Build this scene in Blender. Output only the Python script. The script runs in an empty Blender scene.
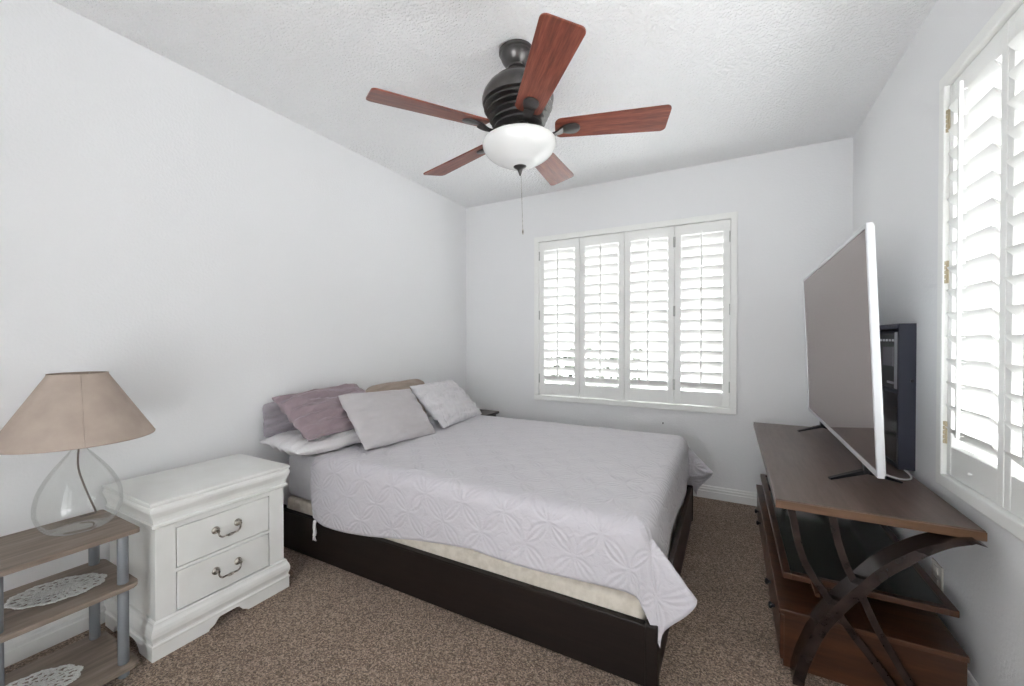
import bpy, bmesh, math, random
from mathutils import Vector, Matrix, noise
random.seed(7)
PI = math.pi
SC = bpy.context.scene
COL = SC.collection

# ------------------------------------------------------------------ camera, sky, exposure
cam_d = bpy.data.cameras.new('camera')
cam_d.sensor_width = 36.0
cam_d.lens = 406.85 * 36.0 / 1024.0
cam_d.clip_start = 0.02
cam = bpy.data.objects.new('camera', cam_d)
cam.location = (0, 0, 1.159)
cam.rotation_euler = (math.radians(90 - 0.5153), 0, math.radians(28.119))
COL.objects.link(cam)
SC.camera = cam

w = bpy.data.worlds.new('sky')
SC.world = w
w.use_nodes = True
bg = w.node_tree.nodes['Background']
bg.inputs['Color'].default_value = (0.97, 0.985, 1.0, 1)
bg.inputs['Strength'].default_value = 5.4
sun_d = bpy.data.lights.new('sun', 'SUN')
sun_d.energy = 43.0
sun_d.angle = math.radians(2)
sun_d.color = (0.97, 0.985, 1.0)
sun = bpy.data.objects.new('sun', sun_d)
sun.rotation_euler = Vector((-.22, -.30, -.93)).to_track_quat('-Z', 'Y').to_euler()
sun.location = (2, 3, 6)
COL.objects.link(sun)

SC.view_settings.view_transform = 'Standard'
SC.view_settings.look = 'None'
SC.view_settings.gamma = 1.0
SC.view_settings.use_curve_mapping = False
SC.view_settings.exposure = 0.03
SC.cycles.max_bounces = 12
SC.cycles.diffuse_bounces = 8
SC.cycles.transparent_max_bounces = 16
SC.cycles.use_denoising = True

# ------------------------------------------------------------------ materials
def newmat(name):
    m = bpy.data.materials.new(name)
    m.use_nodes = True
    nt = m.node_tree
    return m, nt, nt.nodes['Principled BSDF']

def nd(nt, typ, **kw):
    n = nt.nodes.new(typ)
    for k, v in kw.items():
        setattr(n, k, v)
    return n

def plain(name, col, rough=0.5, metal=0.0, spec=0.5, coat=0.0):
    m, nt, b = newmat(name)
    b.inputs['Base Color'].default_value = (*col, 1)
    b.inputs['Roughness'].default_value = rough
    b.inputs['Metallic'].default_value = metal
    b.inputs['Specular IOR Level'].default_value = spec
    b.inputs['Coat Weight'].default_value = coat
    return m

def coords(nt, scale=(1, 1, 1), rot=(0, 0, 0), kind='Object'):
    tc = nd(nt, 'ShaderNodeTexCoord')
    mp = nd(nt, 'ShaderNodeMapping')
    mp.inputs['Scale'].default_value = scale
    mp.inputs['Rotation'].default_value = rot
    nt.links.new(tc.outputs[kind], mp.inputs['Vector'])
    return mp.outputs['Vector']

def ramp(nt, fac, stops):
    r = nd(nt, 'ShaderNodeValToRGB')
    e = r.color_ramp.elements
    while len(e) < len(stops):
        e.new(0.5)
    for i, (p, c) in enumerate(stops):
        e[i].position = p
        e[i].color = (*c, 1)
    nt.links.new(fac, r.inputs['Fac'])
    return r.outputs['Color']

def bump(nt, b, height, strength=0.3, dist=0.01):
    bn = nd(nt, 'ShaderNodeBump')
    bn.inputs['Strength'].default_value = strength
    bn.inputs['Distance'].default_value = dist
    nt.links.new(height, bn.inputs['Height'])
    nt.links.new(bn.outputs['Normal'], b.inputs['Normal'])

def noisy(name, c1, c2, scale, rough=0.6, bstr=0.0, bdist=0.005, sc=(1, 1, 1), detail=4, lo=0.35, hi=0.65, metal=0.0, spec=0.5):
    m, nt, b = newmat(name)
    v = coords(nt, sc)
    n = nd(nt, 'ShaderNodeTexNoise')
    n.inputs['Scale'].default_value = scale
    n.inputs['Detail'].default_value = detail
    nt.links.new(v, n.inputs['Vector'])
    nt.links.new(ramp(nt, n.outputs['Fac'], [(lo, c1), (hi, c2)]), b.inputs['Base Color'])
    b.inputs['Roughness'].default_value = rough
    b.inputs['Metallic'].default_value = metal
    b.inputs['Specular IOR Level'].default_value = spec
    if bstr:
        bump(nt, b, n.outputs['Fac'], bstr, bdist)
    return m

def wood(name, dark, mid, light, axis='Y', rough=0.45, fine=60, spec=0.5, bstr=0.03, k=1.0):
    m, nt, b = newmat(name)
    s = {'X': (1.2, 14, 14), 'Y': (14, 1.2, 14), 'Z': (14, 14, 1.2)}[axis]
    v = coords(nt, tuple(q * k for q in s))
    n = nd(nt, 'ShaderNodeTexNoise')
    n.inputs['Scale'].default_value = 1.6
    n.inputs['Detail'].default_value = 6
    n.inputs['Roughness'].default_value = 0.6
    n.inputs['Distortion'].default_value = 0.25
    nt.links.new(v, n.inputs['Vector'])
    n2 = nd(nt, 'ShaderNodeTexNoise')
    n2.inputs['Scale'].default_value = 7
    n2.inputs['Detail'].default_value = 3
    nt.links.new(v, n2.inputs['Vector'])
    mx = nd(nt, 'ShaderNodeMath', operation='MULTIPLY_ADD')
    mx.inputs[1].default_value = 0.35
    nt.links.new(n2.outputs['Fac'], mx.inputs[0])
    m2 = nd(nt, 'ShaderNodeMath', operation='MULTIPLY')
    m2.inputs[1].default_value = 0.65
    nt.links.new(n.outputs['Fac'], m2.inputs[0])
    nt.links.new(m2.outputs[0], mx.inputs[2])
    c = ramp(nt, mx.outputs[0], [(0.33, dark), (0.5, mid), (0.68, light)])
    nt.links.new(c, b.inputs['Base Color'])
    b.inputs['Roughness'].default_value = rough
    b.inputs['Specular IOR Level'].default_value = spec
    bump(nt, b, mx.outputs[0], bstr, 0.002)
    return m

def wall_mat(name, col, scale, bstr, bdist):
    m, nt, b = newmat(name)
    v = coords(nt)
    n = nd(nt, 'ShaderNodeTexNoise')
    n.inputs['Scale'].default_value = scale
    n.inputs['Detail'].default_value = 3
    nt.links.new(v, n.inputs['Vector'])
    r = nd(nt, 'ShaderNodeValToRGB')
    r.color_ramp.elements[0].position = 0.4
    r.color_ramp.elements[1].position = 0.62
    nt.links.new(n.outputs['Fac'], r.inputs['Fac'])
    b.inputs['Base Color'].default_value = (*col, 1)
    b.inputs['Roughness'].default_value = 0.75
    b.inputs['Specular IOR Level'].default_value = 0.25
    bump(nt, b, r.outputs['Color'], bstr, bdist)
    return m

M_WALL = wall_mat('wall_paint', (0.80, 0.80, 0.808), 90, 0.12, 0.004)
M_CEIL = wall_mat('textured_ceiling', (0.88, 0.88, 0.885), 85, 0.6, 0.010)
M_TRIM = plain('trim_paint', (0.82, 0.82, 0.81), 0.4)
M_SHUT = plain('shutter_paint', (0.85, 0.85, 0.83), 0.38)
M_WHITE = noisy('white_lacquer', (0.78, 0.78, 0.755), (0.82, 0.82, 0.80), 9, 0.4)
M_GROOVE = plain('shadow_gap', (0.10, 0.095, 0.09), 0.8)
M_BRASS = plain('brass', (0.50, 0.43, 0.31), 0.45, 0.8)
M_PEWTER = noisy('antique_pewter', (0.16, 0.14, 0.12), (0.62, 0.58, 0.52), 70, 0.32, metal=1.0)
M_BRONZE = noisy('weathered_bronze', (0.075, 0.070, 0.068), (0.125, 0.118, 0.115), 12, 0.30, metal=0.75)
M_BLADE = wood('mahogany_blade', (0.085, 0.018, 0.011), (0.19, 0.046, 0.027), (0.30, 0.095, 0.056), 'X', 0.35, k=2.4)
M_OPAL = plain('opal_glass', (0.78, 0.78, 0.77), 0.25)
M_OPAL.node_tree.nodes['Principled BSDF'].inputs['Subsurface Weight'].default_value = 0.25
M_OPAL.node_tree.nodes['Principled BSDF'].inputs['Subsurface Radius'].default_value = (0.03, 0.03, 0.03)
M_GREYOAK = wood('grey_oak', (0.14, 0.105, 0.085), (0.235, 0.185, 0.150), (0.33, 0.27, 0.225), 'Y', 0.55)
M_POST = plain('grey_plastic', (0.215, 0.23, 0.25), 0.4)
M_LACE = noisy('crochet_cotton', (0.62, 0.62, 0.60), (0.84, 0.84, 0.82), 260, 0.9, 0.6, 0.003)
M_SHADE = noisy('linen_shade', (0.385, 0.312, 0.265), (0.44, 0.360, 0.308), 14, 0.85, 0.08, 0.002)
M_CORD = plain('brown_cord', (0.16, 0.13, 0.11), 0.5)
M_WCORD = plain('white_cord', (0.75, 0.75, 0.75), 0.45)
M_BEDWOOD = wood('espresso_wood', (0.007, 0.005, 0.0045), (0.011, 0.007, 0.006), (0.017, 0.011, 0.009), 'X', 0.45, spec=0.3)
M_CREAM = noisy('cream_ticking', (0.60, 0.54, 0.46), (0.70, 0.64, 0.56), 40, 0.85, 0.25, 0.004)
M_SHEET = noisy('grey_sheet', (0.66, 0.65, 0.68), (0.72, 0.71, 0.74), 14, 0.85, 0.15, 0.004)
M_CONS = wood('walnut_top', (0.075, 0.048, 0.038), (0.110, 0.074, 0.059), (0.150, 0.106, 0.086), 'Y', 0.30)
M_CONSE = wood('walnut_edge', (0.065, 0.030, 0.014), (0.105, 0.050, 0.023), (0.15, 0.076, 0.038), 'X', 0.40)
M_CONSR = wood('walnut_case', (0.026, 0.010, 0.006), (0.056, 0.022, 0.011), (0.10, 0.041, 0.020), 'X', 0.30)
M_IRON = noisy('brown_iron', (0.018, 0.011, 0.010), (0.038, 0.025, 0.022), 18, 0.24, metal=0.2)
M_TINT = plain('smoked_glass', (0.035, 0.038, 0.036), 0.12, 0.0, 0.6)
M_BLACK = plain('black_metal', (0.015, 0.015, 0.017), 0.35, 0.3)
M_NAVY = plain('navy_black', (0.026, 0.028, 0.046), 0.40)
M_SILVER = plain('silver_plastic', (0.66, 0.67, 0.69), 0.32, 0.35)
M_SCREEN = plain('dark_screen', (0.060, 0.048, 0.045), 0.05, 0.0, 1.0)
M_SCREEN.node_tree.nodes['Principled BSDF'].inputs['Specular Tint'].default_value = (1, 0.93, 0.90, 1)
M_SCREEN.node_tree.nodes['Principled BSDF'].inputs['IOR'].default_value = 2.9
M_DEVGREY = plain('device_grey', (0.34, 0.33, 0.36), 0.25)
M_PLATE = plain('outlet_plate', (0.62, 0.58, 0.53), 0.4)
M_DARKWD = noisy('dark_veneer', (0.05, 0.045, 0.04), (0.08, 0.07, 0.065), 12, 0.4)
M_LEAF = noisy('hedge_leaf', (0.02, 0.026, 0.016), (0.05, 0.06, 0.04), 9, 0.7)
M_PAVE = noisy('pale_paving', (0.54, 0.535, 0.53), (0.61, 0.605, 0.60), 3, 0.9)

# carpet : speckled brown pile
M_CARPET, nt, b = newmat('brown_carpet')
v = coords(nt)
n1 = nd(nt, 'ShaderNodeTexNoise'); n1.inputs['Scale'].default_value = 280; n1.inputs['Detail'].default_value = 2
n2 = nd(nt, 'ShaderNodeTexNoise'); n2.inputs['Scale'].default_value = 4; n2.inputs['Detail'].default_value = 4
vo = nd(nt, 'ShaderNodeTexVoronoi'); vo.inputs['Scale'].default_value = 215
for q in (n1, n2, vo): nt.links.new(v, q.inputs['Vector'])
sx = nd(nt, 'ShaderNodeSeparateXYZ'); nt.links.new(vo.outputs['Color'], sx.inputs[0])
am = nd(nt, 'ShaderNodeMath', operation='MULTIPLY_ADD'); am.inputs[1].default_value = 0.45
nt.links.new(sx.outputs['X'], am.inputs[0])
am2 = nd(nt, 'ShaderNodeMath', operation='MULTIPLY'); am2.inputs[1].default_value = 0.55
nt.links.new(n1.outputs['Fac'], am2.inputs[0]); nt.links.new(am2.outputs[0], am.inputs[2])
c1 = ramp(nt, am.outputs[0], [(0.24, (0.085, 0.053, 0.036)), (0.5, (0.29, 0.205, 0.148)), (0.76, (0.66, 0.50, 0.385))])
c2 = ramp(nt, n2.outputs['Fac'], [(0.3, (0.82, 0.81, 0.81)), (0.7, (1.0, 1.0, 1.0))])
mx = nd(nt, 'ShaderNodeMixRGB', blend_type='MULTIPLY'); mx.inputs['Fac'].default_value = 1
nt.links.new(c1, mx.inputs['Color1']); nt.links.new(c2, mx.inputs['Color2'])
nt.links.new(mx.outputs['Color'], b.inputs['Base Color'])
b.inputs['Roughness'].default_value = 0.95
b.inputs['Specular IOR Level'].default_value = 0.1
b.inputs['Sheen Weight'].default_value = 0.2
ad = nd(nt, 'ShaderNodeMath', operation='ADD')
nt.links.new(n1.outputs['Fac'], ad.inputs[0]); nt.links.new(vo.outputs['Distance'], ad.inputs[1])
bump(nt, b, ad.outputs[0], 0.7, 0.010)

def thin_glass(name, tint, refl_min=0.03, refl_max=0.75, power=0.25):
    m = bpy.data.materials.new(name); m.use_nodes = True
    nt = m.node_tree
    nt.nodes.remove(nt.nodes['Principled BSDF'])
    out = nt.nodes['Material Output']
    t = nd(nt, 'ShaderNodeBsdfTransparent'); t.inputs['Color'].default_value = (*tint, 1)
    g = nd(nt, 'ShaderNodeBsdfGlossy'); g.inputs['Roughness'].default_value = 0.03
    lw = nd(nt, 'ShaderNodeLayerWeight'); lw.inputs['Blend'].default_value = power
    mr = nd(nt, 'ShaderNodeMapRange')
    mr.inputs['To Min'].default_value = refl_min; mr.inputs['To Max'].default_value = refl_max
    nt.links.new(lw.outputs['Fresnel'], mr.inputs['Value'])
    mi = nd(nt, 'ShaderNodeMixShader')
    nt.links.new(mr.outputs[0], mi.inputs['Fac'])
    nt.links.new(t.outputs[0], mi.inputs[1]); nt.links.new(g.outputs[0], mi.inputs[2])
    nt.links.new(mi.outputs[0], out.inputs['Surface'])
    return m
M_PANE = thin_glass('window_glass', (0.97, 0.98, 0.98), 0.02, 0.3)
M_JAR = thin_glass('clear_glass', (0.975, 0.98, 0.975), 0.045, 0.45, 0.10)

def fabric(name, col, col2, wr=8, bs=0.25, stretch=(1, 1, 1), rot=(0, 0, 0)):
    m, nt, b = newmat(name)
    v = coords(nt, stretch, rot)
    n = nd(nt, 'ShaderNodeTexNoise'); n.inputs['Scale'].default_value = wr; n.inputs['Detail'].default_value = 3
    n.inputs['Distortion'].default_value = 0.7
    nt.links.new(v, n.inputs['Vector'])
    nt.links.new(ramp(nt, n.outputs['Fac'], [(0.3, col), (0.7, col2)]), b.inputs['Base Color'])
    b.inputs['Roughness'].default_value = 0.85
    b.inputs['Sheen Weight'].default_value = 0.25
    b.inputs['Specular IOR Level'].default_value = 0.2
    bump(nt, b, n.outputs['Fac'], bs, 0.02)
    return m
M_PILGREY = fabric('grey_pillow', (0.50, 0.475, 0.485), (0.54, 0.515, 0.525), 9, 0.35, (1, .5, 1.4))
M_PILLIGHT = fabric('light_pillow', (0.64, 0.625, 0.645), (0.69, 0.675, 0.695), 13, 0.8, (.5, 1.6, .6), (.5, .2, .3))
M_PILMAUVE = fabric('mauve_pillow', (0.275, 0.210, 0.235), (0.315, 0.246, 0.270), 11, 0.9, (1.3, .45, 1.3), (.2, 0, .3))
M_PILWHITE = fabric('white_pillow', (0.70, 0.68, 0.69), (0.76, 0.74, 0.75), 12, 0.8, (1.4, .5, 1.4), (0, 0, .5))
M_PILTAN = fabric('tan_pillow', (0.34, 0.275, 0.225), (0.40, 0.325, 0.27))
M_PILDUSK = fabric('dusky_pillow', (0.33, 0.30, 0.33), (0.38, 0.35, 0.38))

# quilted bedspread : stitched diamonds with petal arcs, drawn from the unfolded cloth coordinates
M_QUILT, nt, b = newmat('quilted_cloth')
tc = nd(nt, 'ShaderNodeTexCoord'); sp = nd(nt, 'ShaderNodeSeparateXYZ')
nt.links.new(tc.outputs['UV'], sp.inputs[0])
def mth(op, a, c=None, d=None):
    n = nd(nt, 'ShaderNodeMath', operation=op)
    for i, q in enumerate((a, c, d)):
        if q is None: continue
        if isinstance(q, (int, float)): n.inputs[i].default_value = q
        else: nt.links.new(q, n.inputs[i])
    return n.outputs[0]
LQ = 0.138
us = mth('DIVIDE', mth('ADD', sp.outputs['X'], sp.outputs['Y']), LQ * 1.4142)
vs = mth('DIVIDE', mth('SUBTRACT', sp.outputs['X'], sp.outputs['Y']), LQ * 1.4142)
fu = mth('SUBTRACT', mth('FRACT', us), 0.5); fv = mth('SUBTRACT', mth('FRACT', vs), 0.5)
rr = mth('SQRT', mth('ADD', mth('MULTIPLY', fu, fu), mth('MULTIPLY', fv, fv)))
# distance to own-cell circle and to neighbour-cell circles (petals across each cell edge)
d0 = mth('ABSOLUTE', mth('SUBTRACT', rr, 0.66))
au = mth('ABSOLUTE', fu); av = mth('ABSOLUTE', fv)
def circ(cx, cy):
    a = mth('SUBTRACT', au, cx); c = mth('SUBTRACT', av, cy)
    return mth('ABSOLUTE', mth('SUBTRACT', mth('SQRT', mth('ADD', mth('MULTIPLY', a, a), mth('MULTIPLY', c, c))), 0.66))
d1 = circ(1.0, 0.0); d2 = circ(0.0, 1.0)
de = mth('SUBTRACT', 0.5, mth('MAXIMUM', au, av))
dm = mth('MINIMUM', mth('MINIMUM', d0, d1), mth('MINIMUM', d2, de))
mr = nd(nt, 'ShaderNodeMapRange', interpolation_type='SMOOTHSTEP')
mr.inputs['From Min'].default_value = 0.0; mr.inputs['From Max'].default_value = 0.075
nt.links.new(dm, mr.inputs['Value'])
vq = coords(nt)
nq = nd(nt, 'ShaderNodeTexNoise'); nq.inputs['Scale'].default_value = 34; nq.inputs['Detail'].default_value = 5; nq.inputs['Distortion'].default_value = 0.8
nt.links.new(vq, nq.inputs['Vector'])
hh = mth('ADD', mr.outputs[0], mth('MULTIPLY', nq.outputs['Fac'], 2.3))
b.inputs['Base Color'].default_value = (0.57, 0.545, 0.58, 1)
b.inputs['Roughness'].default_value = 0.62
b.inputs['Sheen Weight'].default_value = 0.35
b.inputs['Specular IOR Level'].default_value = 0.35
bump(nt, b, hh, 0.32, 0.008)

# ------------------------------------------------------------------ mesh helpers
def link(name, bm, m, parent=None, smooth=False, angle=None):
    me = bpy.data.meshes.new(name)
    bmesh.ops.recalc_face_normals(bm, faces=bm.faces)
    if smooth:
        for f in bm.faces: f.smooth = True
    bm.to_mesh(me); bm.free()
    o = bpy.data.objects.new(name, me)
    if isinstance(m, (list, tuple)):
        for q in m: me.materials.append(q)
    else:
        me.materials.append(m)
    COL.objects.link(o)
    if smooth and angle is not None:
        me.set_sharp_from_angle(angle=math.radians(angle))
    if parent is not None:
        o.parent = parent
        # meshes are written in world coordinates: bring them into the parent's frame
        mw = Matrix.Identity(4); p = parent
        chain = []
        while p is not None:
            chain.append(p); p = p.parent
        for p in reversed(chain):
            mw = mw @ Matrix.LocRotScale(p.location, p.rotation_euler, p.scale)
        me.transform(mw.inverted())
    return o

def thing(name, label, cat, loc, group=None):
    o = bpy.data.objects.new(name, None)
    o.empty_display_size = 0.05
    o.location = loc
    COL.objects.link(o)
    o['label'] = label; o['category'] = cat
    if group: o['group'] = group
    return o

def tag(o, label, cat, group=None):
    o['label'] = label; o['category'] = cat
    if group: o['group'] = group
    return o

def rebase(o, loc):
    o.data.transform(Matrix.Translation(-Vector(loc)))
    o.location = loc
    return o

def merge(bm, b2, mat_index=0, M=None):
    me = bpy.data.meshes.new('tmp')
    if mat_index:
        for f in b2.faces: f.material_index = mat_index
    if M is not None:
        b2.transform(M)
    b2.to_mesh(me); b2.free()
    bm.from_mesh(me)
    bpy.data.meshes.remove(me)

def box(bm, x0, x1, y0, y1, z0, z1, bev=0.0, seg=2, mi=0, M=None):
    b2 = bmesh.new()
    bmesh.ops.create_cube(b2, size=1.0)
    for v in b2.verts:
        v.co = Vector((x0 + (v.co.x + .5) * (x1 - x0), y0 + (v.co.y + .5) * (y1 - y0), z0 + (v.co.z + .5) * (z1 - z0)))
    if bev > 0:
        bmesh.ops.bevel(b2, geom=list(b2.edges), offset=bev, segments=seg, profile=0.5, affect='EDGES')
    merge(bm, b2, mi, M)

def lathe(bm, prof, c, n=48, mi=0, M=None, cap=False):
    b2 = bmesh.new()
    rings = []
    for r, z in prof:
        if r < 1e-6:
            rings.append([b2.verts.new((c[0], c[1], c[2] + z))])
        else:
            rings.append([b2.verts.new((c[0] + r * math.cos(2 * PI * k / n), c[1] + r * math.sin(2 * PI * k / n), c[2] + z)) for k in range(n)])
    for a, d in zip(rings, rings[1:]):
        for k in range(n):
            k2 = (k + 1) % n
            if len(a) == 1 and len(d) == 1: continue
            if len(a) == 1: b2.faces.new((a[0], d[k2], d[k]))
            elif len(d) == 1: b2.faces.new((a[k], a[k2], d[0]))
            else: b2.faces.new((a[k], a[k2], d[k2], d[k]))
    merge(bm, b2, mi, M)

def tube(bm, pts, r, n=8, mi=0, cap=True, smooth_iter=0):
    pts = [Vector(p) for p in pts]
    for _ in range(smooth_iter):
        q = [pts[0]]
        for a, d in zip(pts, pts[1:]):
            q += [a.lerp(d, .25), a.lerp(d, .75)]
        q.append(pts[-1]); pts = q
    b2 = bmesh.new()
    rings = []
    t0 = (pts[1] - pts[0]).normalized()
    up = Vector((0, 0, 1)) if abs(t0.z) < .9 else Vector((1, 0, 0))
    nrm = t0.cross(up).normalized()
    for i, p in enumerate(pts):
        t = (pts[min(i + 1, len(pts) - 1)] - pts[max(i - 1, 0)]).normalized()
        nrm = (nrm - t * nrm.dot(t)).normalized()
        bn = t.cross(nrm)
        rad = r[i] if isinstance(r, (list, tuple)) and len(r) == len(pts) else (r if not isinstance(r, (list, tuple)) else r[0] + (r[-1] - r[0]) * i / (len(pts) - 1))
        rings.append([b2.verts.new(p + (nrm * math.cos(2 * PI * k / n) + bn * math.sin(2 * PI * k / n)) * rad) for k in range(n)])
    for a, d in zip(rings, rings[1:]):
        for k in range(n):
            b2.faces.new((a[k], a[(k + 1) % n], d[(k + 1) % n], d[k]))
    if cap:
        b2.faces.new(rings[0]); b2.faces.new(rings[-1])
    merge(bm, b2, mi)

def prism(bm, poly, axis, lo, hi, bev=0.0, mi=0, M=None, seg=2):
    """poly: 2D outline; axis 'X': (y,z), 'Y': (x,z), 'Z': (x,y)"""
    b2 = bmesh.new()
    def mk(p, h):
        return {'X': (h, p[0], p[1]), 'Y': (p[0], h, p[1]), 'Z': (p[0], p[1], h)}[axis]
    a = [b2.verts.new(mk(p, lo)) for p in poly]
    d = [b2.verts.new(mk(p, hi)) for p in poly]
    n = len(poly)
    b2.faces.new(a); b2.faces.new(d)
    for k in range(n):
        b2.faces.new((a[k], a[(k + 1) % n], d[(k + 1) % n], d[k]))
    bmesh.ops.recalc_face_normals(b2, faces=b2.faces)
    if bev:
        bmesh.ops.bevel(b2, geom=list(b2.edges), offset=bev, segments=seg, profile=0.5, affect='EDGES')
    merge(bm, b2, mi, M)

def ribbon(bm, up, lo, y0, y1, mi=0):
    """solid band between two XZ polylines, from y0 to y1"""
    poly_u, poly_l = up, lo
    b2 = bmesh.new()
    n = len(up)
    V = [[b2.verts.new((p[0], y, p[1])) for p in q] for y in (y0, y1) for q in (poly_u, poly_l)]
    u0, l0, u1, l1 = V
    for i in range(n - 1):
        b2.faces.new((u0[i], u0[i + 1], l0[i + 1], l0[i]))
        b2.faces.new((u1[i], l1[i], l1[i + 1], u1[i + 1]))
        b2.faces.new((u0[i], u1[i], u1[i + 1], u0[i + 1]))
        b2.faces.new((l0[i], l0[i + 1], l1[i + 1], l1[i]))
    b2.faces.new((u0[0], l0[0], l1[0], u1[0])); b2.faces.new((u0[-1], u1[-1], l1[-1], l0[-1]))
    merge(bm, b2, mi)

def spline(pts, n=40):
    """Catmull-Rom through 2D points"""
    P = [pts[0]] + list(pts) + [pts[-1]]
    out = []
    m = len(pts) - 1
    for i in range(n + 1):
        t = i / n * m
        k = min(int(t), m - 1); f = t - k
        p0, p1, p2, p3 = P[k], P[k + 1], P[k + 2], P[k + 3]
        out.append(tuple(0.5 * (2 * p1[j] + (p2[j] - p0[j]) * f + (2 * p0[j] - 5 * p1[j] + 4 * p2[j] - p3[j]) * f * f + (3 * p1[j] - p0[j] - 3 * p2[j] + p3[j]) * f ** 3) for j in range(len(p1))))
    return out

# ------------------------------------------------------------------ the room shell
XL, XR, YB, YF, H = -2.266, 0.686, 3.297, -0.95, 2.44
T = 0.14
WZ0, WZ1 = 0.666, 2.018                 # rough opening heights (inside the casings)
RZ0, RZ1 = 0.680, 2.052
BWX0, BWX1 = -1.485, 0.004              # back window opening
RWY0, RWY1 = 0.628, 1.990               # right window opening
def struct(name, bm, m, **k):
    o = link(name, bm, m, **k); o['kind'] = 'structure'; return o

bm = bmesh.new(); box(bm, XL - T, XR + T, YF - T, YB + T, -0.12, 0); struct('floor', bm, M_CARPET)
bm = bmesh.new(); box(bm, XL - T, XR + T, YF - T, YB + T, H, H + .12); struct('ceiling', bm, M_CEIL)
bm = bmesh.new(); box(bm, XL - T, XL, YF, YB, 0, H); struct('wall_left', bm, M_WALL)
bm = bmesh.new()
for x0, x1, z0, z1 in ((XL - T, BWX0, 0, H), (BWX1, XR + T, 0, H), (BWX0, BWX1, 0, WZ0), (BWX0, BWX1, WZ1, H)):
    box(bm, x0, x1, YB, YB + T, z0, z1)
struct('wall_back', bm, M_WALL)
bm = bmesh.new()
for y0, y1, z0, z1 in ((YF, RWY0, 0, H), (RWY1, YB, 0, H), (RWY0, RWY1, 0, RZ0), (RWY0, RWY1, RZ1, H)):
    box(bm, XR, XR + T, y0, y1, z0, z1)
struct('wall_right', bm, M_WALL)
# wall behind the camera with a made-up glazed door added for fill light
DX0, DX1, DZ = -1.10, 0.30, 2.08
bm = bmesh.new()
for x0, x1, z0, z1 in ((XL - T, DX0, 0, H), (DX1, XR + T, 0, H), (DX0, DX1, DZ, H)):
    box(bm, x0, x1, YF - T, YF, z0, z1)
struct('wall_front', bm, M_WALL)
bm = bmesh.new()
for x0, x1 in ((DX0, DX0 + .06), (DX1 - .06, DX1), (-.43, -.37)):
    box(bm, x0, x1, YF - .10, YF - .04, 0, DZ, .004)
box(bm, DX0, DX1, YF - .10, YF - .04, DZ - .06, DZ, .004)
box(bm, DX0, DX1, YF - .10, YF - .04, 0, .05, .004)
d1 = struct('fill_door_1', bm, M_TRIM)
bm = bmesh.new()
box(bm, DX0 + .05, DX1 - .05, YF - .073, YF - .068, .05, DZ - .06)
link('glass_pane', bm, M_PANE, d1)

# baseboards : stepped moulding
def baseboard(name, p0, p1, nrm):
    prof = [(0, 0), (.016, 0), (.016, .050), (.012, .054), (.012, .068), (.008, .073), (.007, .084), (.003, .090), (0, .090)]
    bm = bmesh.new()
    p0 = Vector(p0); p1 = Vector(p1); nv = Vector(nrm)
    A = [bm.verts.new(p0 + nv * o + Vector((0, 0, z))) for o, z in prof]
    B = [bm.verts.new(p1 + nv * o + Vector((0, 0, z))) for o, z in prof]
    for k in range(len(prof) - 1):
        bm.faces.new((A[k], A[k + 1], B[k + 1], B[k]))
    bm.faces.new(A); bm.faces.new(B)
    struct(name, bm, M_TRIM)
baseboard('baseboard_left', (XL, YF, 0), (XL, YB, 0), (1, 0, 0))
baseboard('baseboard_back', (XL + .016, YB, 0), (XR - .016, YB, 0), (0, -1, 0))
baseboard('baseboard_right', (XR, YF, 0), (XR, YB, 0), (-1, 0, 0))

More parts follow.
